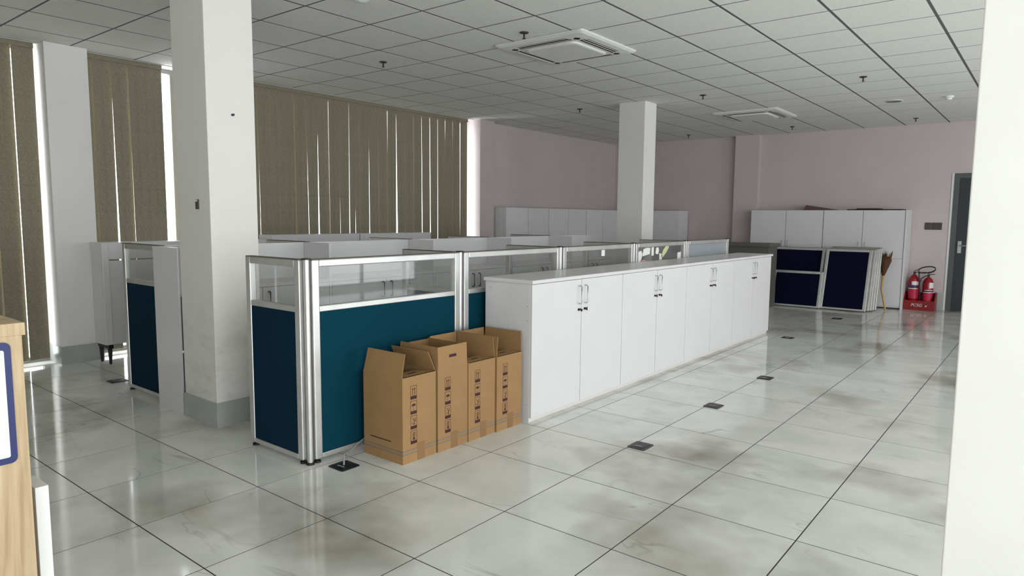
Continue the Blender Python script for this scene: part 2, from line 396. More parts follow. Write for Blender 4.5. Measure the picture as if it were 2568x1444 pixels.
# windows
def window(n, label, axis, pos, a, b, c, d, mull, cat='window'):
    w_ = thing('window_%d' % n, label, cat, ((pos, (a+b)/2, c) if axis == 'x' else ((a+b)/2, pos, c)))
    tag(w_, kind='structure'); t = 0.05
    def bx(u0, u1, z0, z1, nm, mat, th):
        (B(pos-th/2, pos+th/2, u0, u1, z0, z1) if axis == 'x' else B(u0, u1, pos-th/2, pos+th/2, z0, z1)).build(nm, mat, w_)
    bx(a, b, c, c+t, 'window_frame', 'facade_frame', 0.06); bx(a, b, d-t, d, 'window_frame', 'facade_frame', 0.06)
    us = [a] + mull + [b-t]
    for u in us: bx(u, u+t, c+t, d-t, 'window_frame', 'facade_frame', 0.06)
    for u, v in zip(us[:-1], us[1:]): bx(u+t, v, c+t, d-t, 'window_pane', 'window_glass', 0.006)
window(1, 'tall window behind blinds beside the wooden counter', 'x', XG, YN, 2.32, 0.0, ZC, [-1.9, -0.5, 0.9])
window(2, 'wide tall window behind the long blinds', 'x', XG, 2.68, 8.35, 0.0, ZC, [3.60, 4.8, 6.0, 7.2])
for i, (a, b, c, d) in enumerate(RIGHT_WINDOWS): window(3+i, 'tall clear window in the right wall, number %s from the near corner' % ['one', 'two', 'three'][i], 'x', XR+0.1, a, b, c, d, [(a+b)/2])
for i, (a, b, c, d) in enumerate(NEAR_WINDOWS): window(6+i, 'wide clear window behind the photographer, %s the corner' % ['away from', 'next to'][i], 'y', YN-0.1, a, b, c, d, [(a+b)/2])

# door in the far wall
dr = tag(thing('door_1', 'dark grey door beside the fire extinguishers', 'door', (-0.875, YF, 0)), kind='structure')
for b in ((-1.33, -1.26, YF-0.015, YF+0.1, 0, 2.19), (-0.49, -0.42, YF-0.015, YF+0.1, 0, 2.19), (-1.26, -0.49, YF-0.015, YF+0.1, 2.12, 2.19)): B(*b).build('door_frame', 'door_frame_grey', dr)
B(-1.362, -1.331, YF-0.01, YF+0.0, 0, 2.2).build('architrave', 'white_plastic', dr)
leaf = B(-1.258, -0.492, YF+0.02, YF+0.065, 0.0, 2.118).build('door_leaf', 'door_grey', dr)
hm = MB().tube([(-1.20, YF+0.02, 1.05), (-1.20, YF-0.04, 1.05), (-1.09, YF-0.045, 1.05)], 0.011); hm.box(-1.225, -1.175, YF+0.012, YF+0.02, 0.93, 1.12)
hm.build('door_handle', 'handle_metal', leaf)

# ---------------------------------------------------------------- vertical blinds
slat_h = ZC-0.09
def blind(label, y0, y1, bend, zb=0.05, seed=1, pitch=0.083):
    rnd = random.Random(seed)
    n = max(1, round((y1-y0)/pitch)); p = (y1-y0)/n
    t = thing('vertical_blind', label, 'blind', (XL, (y0+y1)/2, zb), 'vertical blinds on the window wall')
    B(XL-0.03, XL+0.02, y0, y1, ZC-0.05, ZC-0.005).build('headrail', 'blind', t)
    hh = ZC-0.05-zb; W = 0.092
    nseg = 6; vs = []; fs = []                        # gently curved fabric slat, hung from its top
    for k in range(nseg+1):
        u = -W/2 + W*k/nseg; c = 0.006*(1-(2*u/W)**2)
        for z in (0, -hh): vs += [(c, u, z), (c-0.0012, u, z)]
    for k in range(nseg):
        a = 4*k; b = a+4
        fs += [(a, b, b+2, a+2), (a+1, a+3, b+3, b+1), (a, a+1, b+1, b), (a+2, b+2, b+3, a+3)]
    fs += [(0, 2, 3, 1), (4*nseg, 4*nseg+1, 4*nseg+3, 4*nseg+2)]
    me = MB().add(vs, fs).mesh('slat', 'blind', smooth=True)
    for i in range(n):
        y = y0 + (i+0.5)*p
        ang = bend(y, rnd); tilt = rnd.gauss(0, 0.0022)
        if rnd.random() < 0.16: tilt += rnd.choice((-1, 1))*0.006
        inst('slat', me, t, Vector((XL+(0.004 if i % 2 else -0.004), y, ZC-0.05))-wpos(t), (tilt, 0, ang))
    return t
blind('olive vertical blind beside the wooden counter', -3.0, 2.285, lambda y, r: R_(8 + r.uniform(-6, 9)), seed=3, pitch=0.086)
blind('narrow olive vertical blind between pilaster and bright window gap', 2.70, 3.44, lambda y, r: R_(5 + r.uniform(-6, 5)), seed=5)
blind('long olive vertical blind behind the white desk units', 3.63, 8.22, lambda y, r: R_((2.2 if y < 7.0 else 3.4) + r.uniform(-4.5, 4.0)), seed=11)

# ---------------------------------------------------------------- partition panels
PH = 1.185
def panel(label, x, y, rz, L, fabric, glass_mat='glass', lean=None, h=PH, glazed=True, group=None, z=0.0, name='partition_panel', feet=True):
    """local frame: length along +x, thickness along y, standing on z=0"""
    t = thing(name, label, 'partition', (x, y, z), group, (lean or 0, 0, rz))
    def P(nm, mat, bv, *b):
        o = bpy.data.objects.new(nm, B(*b).mesh(nm, mat, bv)); o.parent = t; COL.objects.link(o); return o
    s, th = 0.048, 0.022; zf = 0.025 if feet else 0.0
    P('stile', 'aluminium', 0.006, 0, s, -th, th, zf, h); P('stile', 'aluminium', 0.006, L-s, L, -th, th, zf, h)
    P('top_rail', 'aluminium', 0.006, s, L-s, -th, th, h-0.042, h); P('top_reflection_strip', 'rail_dark_reflection', 0.002, 0.004, L-0.004, -th+0.001, th-0.001, h-0.001, h+0.004); P('bottom_rail', 'aluminium', 0.004, s, L-s, -th, th, zf, zf+0.028)  # thin strip on top is added to paint the metal's dark reflection
    if glazed:
        zm = 0.885
        P('middle_rail', 'aluminium', 0.004, s, L-s, -th+0.002, th-0.002, zm, zm+0.034)
        P('glass_pane', glass_mat, 0, s-0.004, L-s+0.004, -0.003, 0.003, zm+0.034, h-0.042)
    else: zm = h-0.042
    P('fabric_panel', fabric, 0.004, s, L-s, -0.017, 0.017, zf+0.028, zm)
    if feet:
        for u in (s/2, L-s/2):
            o = bpy.data.objects.new('foot', MB().lathe([(0.02,0),(0.02,0.012),(0.008,0.013),(0.008,0.03)], (u, 0, 0), 12).mesh('foot', 'black_plastic')); o.parent = t; COL.objects.link(o)
    return t
def post(label, x, y, h=PH+0.004, group=None):
    t = thing('partition_post', label, 'post', (x, y, 0), group)
    MB().lathe([(0.017,0.012),(0.017,h-0.004),(0.014,h)], (x, y, 0), 16).build('tube', 'aluminium', t, smooth=True)
    MB().lathe([(0.024,0),(0.024,0.014)], (x, y, 0), 14).build('foot', 'black_plastic', t)
    B(x-0.021, x+0.021, y-0.021, y+0.021, h-0.002, h+0.006).build('cap', 'sprinkler_metal', t, 0.003)
    return t
PX = -3.285; PY = [2.262, 3.527, 4.772, 6.055, 7.272, 8.53]
gl_ = 'glass and teal partition run behind the low cabinets'
names = ['teal partition panel with clear glass behind the cardboard boxes', 'teal partition panel with clear glass behind the first cabinet doors',
         'partition panel whose glass carries one small white note', 'partition panel whose glass carries torn paper stickers', 'last partition panel with frosted bluish glass']
runs = []
for i in range(5):
    runs.append(panel(names[i], PX, PY[i]+0.024, R_(90), PY[i+1]-PY[i]-0.048, 'teal_fabric', 'frosted_glass' if i == 4 else 'glass'))
pn = ['chrome corner post between the two blue panels by the boxes', 'chrome post just behind the cardboard boxes', 'chrome post behind the second cabinet', 'chrome post beside the pane with one white note', 'chrome post beside the stickered pane', 'chrome end post at the frosted pane']
for i in range(6): post(pn[i], PX, PY[i])
en = ['dark blue end panel with glass facing the wooden counter', 'short glass partition wing meeting the post behind the boxes', 'short glass partition wing at the second post', 'short glass partition wing beside the noted pane', 'short glass partition wing beside the stickered pane']
for i in range(5): panel(en[i], PX-0.024-0.555, PY[i]-(0.012 if i == 0 else 0), 0, 0.555, 'blue_fabric' if i == 0 else 'teal_fabric')
# stickers and notes on the panes (flat paper, part of the panel)
def stick(t, nm, mat, y, z, pts, side=1):
    m = MB().slab([(PX+side*0.0035, y+a, z+b) for a, b in pts], (side*0.0008, 0, 0))
    o = bpy.data.objects.new(nm, None)
    inv = t.matrix_basis.inverted()
    me = m.xf(inv).mesh(nm, mat); o = bpy.data.objects.new(nm, me); o.parent = t; COL.objects.link(o)
bpy.context.view_layer.update()
st = runs[3]
stick(st, 'sticker', 'paper', 6.13, 0.99, [(0,.02),(.05,0),(.09,.03),(.11,.09),(.08,.12),(.03,.11),(0,.06)])
stick(st, 'sticker', 'paper', 6.24, 1.05, [(0,0),(.16,.02),(.17,.08),(.10,.085),(.02,.075)])
stick(st, 'sticker', 'paper', 6.44, 1.05, [(0,0),(.05,0),(.05,.09),(0,.085)])
stick(st, 'sticker', 'paper', 6.53, 1.06, [(0,.01),(.06,0),(.08,.04),(.06,.075),(.01,.07)])
stick(st, 'sticker', 'paper_green', 6.66, 1.035, [(0,0),(.05,-.01),(.12,.04),(.18,.09),(.17,.115),(.11,.11),(.05,.07)])
stick(st, 'sticker', 'paper', 6.62, 1.0, [(0,0),(.06,0),(.06,.06),(0,.07)])
stick(st, 'sticker', 'paper_pink', 6.18, 0.945, [(0,0),(.14,.02),(.18,.05),(.10,.07),(.03,.06)])
stick(st, 'sticker', 'paper', 7.06, 0.94, [(0,0),(.09,0),(.09,.13),(0,.12)])
stick(runs[2], 'note', 'paper', 5.44, 1.085, [(0,0),(.06,0),(.06,.055),(0,.055)])

# ---------------------------------------------------------------- cabinets
def handle_mesh(ln, out, r=0.0045, axis='x'):
    p = [(0,0,0),(out*0.8,0,0),(out,0,0.008),(out,0,ln-0.008),(out*0.8,0,ln),(0,0,ln)]
    return MB().tube(p, r, 6).mesh('handle', 'handle_metal', smooth=True)
HND = handle_mesh(0.135, 0.028)
HND_DARK = MB().tube([(0,0,0),(0.024,0,0),(0.03,0,0.008),(0.03,0,0.127),(0.024,0,0.135),(0,0,0.135)], 0.0062, 6).mesh('handle', 'dark_steel', smooth=True)
KEY = None
def lock_mesh(ring):
    m = MB().tube([(0,0,0),(0.010,0,0)], 0.009, 10)
    m.box(0.010, 0.022, -0.0015, 0.0015, -0.004, 0.004)
    if ring:
        m.tube([(0.022,-0.004,0.006),(0.022,0.006,-0.002),(0.022,0.012,-0.012)], 0.006, 6)
        m.box(0.020, 0.024, 0.004, 0.022, -0.012, 0.004)
    else: m.box(0.021, 0.025, -0.008, 0.008, -0.012, 0.012)
    return m.mesh('lock', 'black_plastic')
LOCKA, LOCKB = lock_mesh(True), lock_mesh(False)
def low_cabinet(label, y0, y1, xf=-2.79, xb=-3.212, h=0.977, first=False, last=False, group=None, handle_z=0.79, lock_z=0.745):
    t = thing('storage_cabinet', label, 'cabinet', ((xf+xb)/2, (y0+y1)/2, 0), group)
    m = MB(); th = 0.018; xi = xf-0.019
    m.box(xb, xi, y0, y0+th, 0.0, h); m.box(xb, xi, y1-th, y1, 0.0, h)
    m.box(xb, xb+0.01, y0+th, y1-th, 0.04, h); m.box(xb+0.01, xi, y0+th, y1-th, 0.04, 0.058); m.box(xb+0.01, xi, y0+th, y1-th, h-th, h)
    m.build('carcass', 'white_laminate', t)
    B(xi-0.02, xi-0.004, y0+th, y1-th, 0.0, 0.04).build('plinth', 'laminate_edge', t)
    yc = (y0+y1)/2; gp = 0.003
    for k, (a, b) in enumerate(((y0+gp, yc-gp), (yc+gp, y1-gp))):
        d = B(xi+0.001, xf, a, b, 0.032, h-0.004).build('door', 'white_laminate', t, 0.0012)
        yh = yc-0.042 if k == 0 else yc+0.042
        base = Vector((xf, yh, handle_z)); inst('handle', HND, d, base-wpos(d))
        inst('lock', LOCKA if (k + int(y0)) % 2 else LOCKB, d, Vector((xf, yh, lock_z))-wpos(d))
    return t
CY = [3.722, 4.977, 6.232, 7.487, 8.742]
cl_ = ['white two-door low cabinet standing next to the cardboard boxes', 'white two-door low cabinet, second from the cardboard boxes', 'white two-door low cabinet, third from the cardboard boxes', 'white two-door low cabinet farthest from the cardboard boxes']
cabs = [low_cabinet(cl_[i], CY[i], CY[i+1]) for i in range(4)]
for z in (0.82, 0.72, 0.12):
    MB().tube([(-2.83, 3.7225, z), (-2.83, 3.7205, z)], 0.004, 8).build('screw_cap', 'handle_metal', cabs[0])
MB().tube([(-3.16, 3.7225, 0.93), (-3.16, 3.719, 0.93)], 0.006, 8).build('screw_cap', 'handle_metal', cabs[0])
tag(B(-3.222, -2.775, CY[0]-0.012, CY[-1]+0.02, 0.978, 1.004).build('worktop', 'white_laminate', bevel=0.004), 'long white worktop on the low cabinet row', 'worktop')

# white desk units with back boards, behind the partition run
UX0, UX1 = -5.215, -4.835; UY = [2.275, 3.56, 4.805, 6.045, 7.285, 8.32]
ul = ['white desk hutch unit next to the near square column', 'white hutch unit with steel handles seen through the first clear pane', 'white hutch unit seen through the second clear pane', 'white hutch unit behind the pane with one note', 'white hutch unit beside the far square column']
for i in range(5):
    y0, y1 = UY[i], UY[i+1]-0.002
    t = thing('hutch_unit', ul[i], 'cabinet', ((UX0+UX1)/2, (y0+y1)/2, 0))
    B(UX0, UX1, y0, y0+0.024, 0.0, 1.20).build('side_panel', 'white_laminate', t, 0.001)
    B(UX0, UX0+0.02, y0+0.024, y1, 0.05, 1.20).build('back_board', 'white_laminate', t)
    m = MB().box(UX0+0.02, UX1-0.02, y0+0.024, y1, 0.05, 0.872); m.build('body', 'white_laminate', t)
    B(UX0+0.02, UX1, y0+0.024, y1, 0.874, 0.90).build('top', 'white_laminate', t)
    yc = (y0+0.024+y1)/2
    for k, (a, b) in enumerate(((y0+0.027, yc-0.002), (yc+0.002, y1-0.003))):
        d = B(UX1-0.019, UX1, a, b, 0.08, 0.870).build('door', 'white_laminate', t, 0.001)
        yh = yc+(-0.05 if k == 0 else 0.05)
        inst('handle', HND_DARK, d, Vector((UX1, yh, 0.70))-wpos(d)); inst('lock', LOCKB, d, Vector((UX1, yh, 0.652))-wpos(d))
t = thing('dark_gap_strip', 'slim black upright strip standing in for the dark gap between white panel and column, with chrome clips', 'upright', (-4.812, 2.30, 0))  # shaded gap beside the column, painted as an added black strip
B(-4.830, -4.796, 2.285, 2.315, 0.0, 0.86).build('upright', 'black_metal', t); B(-4.826, -4.800, 2.286, 2.314, 0.86, 1.20).build('upper_tube', 'handle_metal', t)
for z in (0.45, 0.855): B(-4.832, -4.794, 2.281, 2.318, z, z+0.018).build('clip', 'chrome', t)
# partition wings behind the hutch units
wn = ['dark blue glazed end panel against the white hutch side', 'glazed partition wing behind the second hutch unit', 'glazed partition wing behind the third hutch unit', 'glazed partition wing behind the fourth hutch unit', 'glazed partition wing behind the fifth hutch unit']
for i in range(5): panel(wn[i], -5.885, UY[i]+0.075, 0, 0.655, 'blue_fabric', h=1.20)

# white desks along the windows
def desk_back(label, y0, y1, h, xf=-6.98, leg=True):
    t = thing('window_desk', label, 'desk', (xf-0.14, (y0+y1)/2, 0))
    B(xf-0.03, xf, y0, y0+0.06, 0.19, h).build('end_stile', 'white_laminate', t, 0.004)
    B(xf-0.03, xf-0.012, y0+0.06, y1, h-0.16, h).build('upper_panel', 'white_laminate', t, 0.002)
    B(xf-0.03, xf-0.018, y0+0.06, y1, 0.19, h-0.172).build('lower_panel', 'white_laminate', t, 0.002)
    B(xf-0.26, xf-0.03, y0, y1, h-0.03, h).build('top', 'white_laminate', t)
    B(xf-0.26, xf-0.03, y0, y0+0.02, 0.19, h-0.03).build('end_panel', 'white_laminate', t)
    for yy in (y0+0.02, y1-0.06):
        l = MB().box(xf-0.26, xf, yy, yy+0.04, 0.155, 0.19); l.tube([(xf-0.03, yy+0.02, 0.16), (xf-0.03, yy+0.02, 0.0)], [0.022, 0.012], 8); l.tube([(xf-0.23, yy+0.02, 0.16), (xf-0.23, yy+0.02, 0.0)], [0.022, 0.012], 8)
        l.build('leg_frame', 'black_metal', t)
    return t
desk_back('white window desk on black legs next to the pilaster', 2.585, 3.86, 1.165)
desk_back('white window desk hidden mostly behind the near column', 3.88, 4.34, 1.165)
desk_back('taller white window desk under the long blind, nearer the column', 4.36, 5.62, 1.212)
desk_back('taller white window desk under the long blind, nearer the pink pilaster', 5.63, 6.90, 1.212)

# tall white cabinets on the far wall and in the far corner
def tall_cabinet(label, a0, a1, axis, front, back, h=1.605, split=0.82, group=None, handles=True):
    """axis 'y': front faces -Y, units run along X.  axis 'x': front faces +X, units run along Y."""
    cx = ((a0+a1)/2, (front+back)/2, 0) if axis == 'y' else ((front+back)/2, (a0+a1)/2, 0)
    t = thing('wall_cabinet', label, 'cabinet', cx, group)
    sg = 1 if axis == 'y' else -1
    def P(nm, mat, u0, u1, d0, d1, z0, z1, par, bv=0):
        lo, hi = min(front+sg*d0, front+sg*d1), max(front+sg*d0, front+sg*d1)
        return (B(u0, u1, lo, hi, z0, z1) if axis == 'y' else B(lo, hi, u0, u1, z0, z1)).build(nm, mat, par, bv)
    D = abs(back-front)
    P('carcass', 'white_laminate', a0, a1, 0.02, D, 0.02, h, t)
    P('plinth', 'black_plastic', a0+0.02, a1-0.02, 0.05, D, 0.0, 0.02, t)
    ac = (a0+a1)/2
    for k, (u0, u1) in enumerate(((a0+0.005, ac-0.004), (ac+0.004, a1-0.005))):
        up = P('upper_door', 'white_laminate', u0, u1, 0.0, 0.018, split+0.003, h-0.002, t, 0.001)
        P('lower_door', 'white_laminate', u0, u1, 0.0, 0.018, 0.05, split-0.003, t, 0.001)
        if handles:
            uh = ac+(-0.05 if k == 0 else 0.05)
            hb = MB()
            if axis == 'y': hb.tube([(uh, front, 0.97), (uh, front-0.028, 0.97), (uh, front-0.028, 1.07), (uh, front, 1.07)], 0.006, 6)
            else: hb.tube([(front, uh, 0.97), (front+0.028, uh, 0.97), (front+0.028, uh, 1.07), (front, uh, 1.07)], 0.006, 6)
            hb.build('handle', 'handle_metal', up)
    return t
tall_cabinet('tall white wall cabinet behind the leaning navy panels, toward the pilaster', -4.39, -3.15, 'y', 12.5, YF-0.02)
tall_cabinet('tall white wall cabinet next to the fire extinguishers', -3.146, -1.912, 'y', 12.5, YF-0.02)
tag(B(-1.91, -1.882, 12.49, YF-0.02, 0, 1.61).build('end_panel', 'white_laminate', bevel=0.002), 'white end board closing the cabinet row by the extinguishers', 'board')
SY = [8.73, 9.945, 11.185, 12.42]
sl = ['tall white cabinet standing against the pink pilaster', 'tall white cabinet second along the pink side wall', 'tall white cabinet at the pink corner']
for i in range(3): tall_cabinet(sl[i], SY[i], SY[i+1]-0.003, 'x', -7.1, XL+0.015, handles=False, h=1.60)
tall_cabinet('tall white cabinet on the far wall in the pink corner', -7.08, -5.80, 'y', 12.5, YF-0.02, handles=False, h=1.595)
# things lying on the far cabinets
sc = MB().add([(-3.5,12.56,1.606),(-2.98,12.56,1.606),(-2.98,12.86,1.606),(-3.52,12.86,1.606),(-3.46,12.57,1.695),(-3.30,12.58,1.67),(-3.3,12.84,1.66),(-3.46,12.85,1.69),(-2.99,12.57,1.612),(-2.99,12.85,1.612)],
              [(0,3,2,1),(0,1,8,5,4),(4,5,6,7),(5,8,9,6),(3,7,6,9,2),(0,4,7,3),(1,2,9,8)])
tag(sc.build('folded_cloth', 'brown_scrap'), 'brown folded sheet lying on the far wall cabinet', 'cloth')
sc = MB().prism([(-2.80,12.58),(-1.98,12.54),(-1.96,12.80),(-2.40,12.86),(-2.78,12.82)], 1.606, 1.622); sc.prism([(-2.66,12.60),(-2.32,12.58),(-2.30,12.8),(-2.62,12.8)], 1.622, 1.636)
tag(sc.build('black_sheets', 'black_plastic'), 'flat black sheets lying on the far wall cabinet', 'sheet')

# dark low cabinet beyond the frosted pane
t = thing('grey_counter', 'dark grey counter with overhanging top beyond the frosted pane', 'counter', (-4.3, 11.35, 0))
B(-4.92, -3.60, 11.12, 11.55, 0, 1.0).build('body', 'olive_laminate', t); B(-4.98, -3.56, 11.06, 11.6, 1.0, 1.05).build('top', 'olive_laminate', t, 0.004)

# navy panels leaning against the far cabinets
def lean_panel(label, x, y, L, h, deg, group=None, mat='navy_fabric'):
    return panel(label, x, y, 0, L, mat, lean=R_(-deg), h=h, glazed=False, name='leaning_panel', feet=False, group=group, z=0.009)
lean_panel('navy partition panel leaning foremost in the stack beside the broom', -2.945, 11.73, 0.685, 1.0, 17)
for i in range(4):
    lean_panel(['second', 'third', 'fourth', 'rearmost'][i] + ' navy panel in the leaning stack, edge-on beside the broom', -2.92, 11.84+0.075*i, [0.685, 0.707, 0.728, 0.748][i], 0.995+0.005*i, 17-1.2*i)
lean_panel('wide navy panel leaning behind the small one', -3.98, 11.82, 1.0, 1.0, 17)
lean_panel('small navy panel leaning low in front of the wide one', -3.72, 11.68, 0.79, 0.60, 15)

# broom standing head-up
t = thing('broom', 'upturned straw broom with bamboo handle beside the leaning panels', 'broom', (-2.10, 12.36, 0))
MB().tube([(-2.08, 12.28, 0.0), (-2.16, 12.32, 0.34), (-2.15, 12.345, 0.62)], [0.014, 0.016, 0.022], 8).build('handle', 'bamboo', t, smooth=True)
m = MB().tube([(-2.153, 12.34, 0.55), (-2.14, 12.345, 0.68), (-2.125, 12.355, 0.80), (-2.125, 12.36, 0.86)], [0.022, 0.055, 0.085, 0.075], 10)
rb = random.Random(4)
for i in range(26):
    a = rb.uniform(-0.08, 0.08); b_ = rb.uniform(-0.02, 0.03)
    m.tube([(-2.125+a*0.85, 12.355+b_, 0.83), (-2.12+a*1.1+rb.uniform(-.01,.01), 12.365+b_, 0.90+rb.uniform(0, 0.055))], [0.009, 0.002], 5)
m.build('bristles', 'broom_straw', t)

# fire extinguishers on their red stand
t = thing('extinguisher_stand', 'red plastic stand with white lettering under the extinguishers', 'stand', (-1.66, 12.70, 0))
poly = [(-1.86,12.60),(-1.47,12.60),(-1.45,12.64),(-1.45,12.83),(-1.49,12.86),(-1.84,12.86),(-1.875,12.83),(-1.875,12.64)]
base = MB().prism(poly, 0.0, 0.03).build('base_plate', 'red_plastic', t)
fr = MB().slab([(-1.875,12.595,0.0),(-1.445,12.595,0.0),(-1.455,12.605,0.16),(-1.52,12.605,0.155),(-1.80,12.605,0.155),(-1.868,12.605,0.16)], (0, 0.02, 0)).build('front_wall', 'red_plastic', t)
MB().slab([(-1.455,12.60,0.0),(-1.455,12.86,0.0),(-1.455,12.86,0.27),(-1.455,12.74,0.30),(-1.455,12.62,0.18)], (0.012, 0, 0)).build('side_wall', 'red_plastic', t)
MB().slab([(-1.877,12.60,0.0),(-1.877,12.86,0.0),(-1.877,12.86,0.27),(-1.877,12.74,0.30),(-1.877,12.62,0.18)], (0.012, 0, 0)).build('side_wall', 'red_plastic', t)
B(-1.865, -1.455, 12.85, 12.862, 0, 0.27).build('back_wall', 'red_plastic', t)
def text_part(body, size, mat, parent, loc, rot, name='lettering', shear=0.25):
    cu = bpy.data.curves.new(name, 'FONT'); cu.body = body; cu.size = size; cu.extrude = 0.0006; cu.align_x = 'CENTER'; cu.shear = shear
    to = bpy.data.objects.new('tmp', cu); COL.objects.link(to)
    dg = bpy.context.evaluated_depsgraph_get(); me = bpy.data.meshes.new_from_object(to.evaluated_get(dg)); me.name = name
    bpy.data.objects.remove(to); me.materials.clear(); me.materials.append(MATS[mat])
    o = bpy.data.objects.new(name, me); COL.objects.link(o); o.parent = parent; o.location = Vector(loc)-wpos(parent); o.rotation_euler = rot
    return o
text_part('PCSG  x', 0.066, 'label_white', t, (-1.66, 12.596, 0.062), (R_(86), 0, 0))
def extinguisher(label, x, y, r, h, lab):
    t = thing('fire_extinguisher', label, 'extinguisher', (x, y, 0.031))
    z = 0.031
    MB().lathe([(r*0.9, 0), (r, 0.02), (r, h-0.10), (r*0.93, h-0.07), (r*0.72, h-0.03), (r*0.38, h)], (x, y, z), 24).build('cylinder', 'red_paint', t, smooth=True)
    MB().lathe([(0.017, 0), (0.017, 0.035), (0.010, 0.04), (0.010, 0.055)], (x, y, z+h-0.002), 12).build('valve', 'sprinkler_metal', t, smooth=True)
    hl = MB().slab([(x-0.012, y-0.01, z+h+0.035), (x+0.085, y-0.01, z+h+0.05), (x+0.085, y-0.01, z+h+0.058), (x-0.012, y-0.01, z+h+0.05)], (0, 0.02, 0))
    hl.slab([(x-0.012, y-0.01, z+h+0.055), (x+0.075, y-0.01, z+h+0.095), (x+0.07, y-0.01, z+h+0.103), (x-0.012, y-0.01, z+h+0.066)], (0, 0.02, 0)); hl.build('lever', 'black_metal', t)
    def wrap(nm, mat, z0, z1, a0, a1, rr=r+0.0012):
        n = 14; vs = []; fs = []
        for k in range(n+1):
            a = R_(a0 + (a1-a0)*k/n)
            for q in (rr-0.002, rr):
                for zz in (z0, z1): vs.append((x+q*math.cos(a), y+q*math.sin(a), z+zz))
        for k in range(n):
            i = 4*k; j = i+4; fs += [(i+2, j+2, j+3, i+3), (i, i+1, j+1, j), (i, j, j+2, i+2), (i+1, i+3, j+3, j+1)]
        fs += [(0, 2, 3, 1), (4*n, 4*n+1, 4*n+3, 4*n+2)]
        MB().add(vs, fs).build(nm, mat, t)
    for nm, mat, z0, z1, a0, a1 in lab: wrap(nm, mat, z0, z1, a0, a1)
    return t
e1 = extinguisher('red fire extinguisher beside the white cabinet end board', -1.765, 12.735, 0.078, 0.53, [('label', 'label_white', 0.37, 0.43, 255, 330), ('band', 'label_navy', 0.33, 0.365, 215, 320), ('band', 'label_white', 0.305, 0.318, 200, 325), ('label', 'crimson_label', 0.15, 0.295, 200, 335)])
e2 = extinguisher('red fire extinguisher with a looped black hose', -1.565, 12.74, 0.078, 0.50, [('label', 'label_white', 0.33, 0.42, 290, 350), ('band', 'label_white', 0.29, 0.30, 240, 350), ('band', 'label_navy', 0.268, 0.288, 230, 350), ('band', 'label_white', 0.255, 0.266, 225, 350), ('label', 'crimson_label', 0.10, 0.24, 230, 350)])
hs = []
for k in range(15):
    a = R_(200 - 330*k/14); hs.append((-1.59+0.12*math.cos(a), 12.70, 0.655+0.05*math.sin(a)+0.16*(0.12*math.cos(a))))
hs = [(-1.665, 12.655, 0.10), (-1.668, 12.65, 0.35), (-1.685, 12.66, 0.52)] + hs + [(-1.60, 12.69, 0.61), (-1.70, 12.68, 0.60)]
MB().tube(hs, 0.009, 8).build('hose', 'black_plastic', e2, smooth=True)
MB().tube([(-1.565, 12.73, 0.57), (-1.61, 12.70, 0.55), (-1.66, 12.68, 0.51), (-1.672, 12.67, 0.45)], 0.008, 8).build('hose', 'black_plastic', e2, smooth=True)
# switch plate on the far wall
t = thing('light_switch', 'dark double switch plate above the fire extinguishers', 'switch', (-1.573, YF, 1.30))
B(-1.694, -1.606, YF-0.012, YF, 1.295, 1.41).build('switch_plate', 'switch_grey', t, 0.002); B(-1.600, -1.455, YF-0.012, YF, 1.295, 1.41).build('switch_plate', 'switch_grey', t, 0.002)
for k in range(3): B(-1.592+0.046*k, -1.552+0.046*k, YF-0.015, YF-0.011, 1.31, 1.395).build('rocker', 'switch_grey', t)

# ---------------------------------------------------------------- cardboard boxes
def icon_polys(kind):
    W, H, l = 0.050, 0.080, 0.0022; r = lambda a, b, c, d: [(a, c), (b, c), (b, d), (a, d)]
    P = [r(0, W, 0, l), r(0, W, H-l, H), r(0, l, 0, H), r(W-l, W, 0, H), r(l, W-l, l, 0.019)]
    if kind == 0:
        for c in (0.017, 0.033): P += [r(c-0.0018, c+0.0018, 0.026, 0.058), [(c-0.006, 0.057), (c+0.006, 0.057), (c, 0.069)]]
        P.append(r(0.011, 0.039, 0.0215, 0.0235))
    elif kind == 1:
        P.append([(0.025+0.016*math.cos(R_(a)), 0.048+0.014*math.sin(R_(a))) for a in range(0, 181, 20)]); P.append(r(0.0242, 0.0258, 0.026, 0.048)); P.append(r(0.018, 0.0258, 0.0245, 0.027))
    elif kind == 2:
        P += [[(0.013, 0.068), (0.016, 0.068), (0.030, 0.050), (0.027, 0.047)], [(0.034, 0.066), (0.037, 0.066), (0.038, 0.040), (0.034, 0.042)], r(0.026, 0.030, 0.028, 0.048), r(0.021, 0.036, 0.0255, 0.0285), [(0.012, 0.040), (0.018, 0.034), (0.015, 0.029)]]
    else:
        P += [[(0.016, 0.024), (0.036, 0.024), (0.030, 0.040), (0.022, 0.040)], r(0.0235, 0.0285, 0.040, 0.070), r(0.015, 0.0165, 0.042, 0.070), r(0.0345, 0.036, 0.042, 0.070)]
    return P
BH, BL = 0.515, 0.345
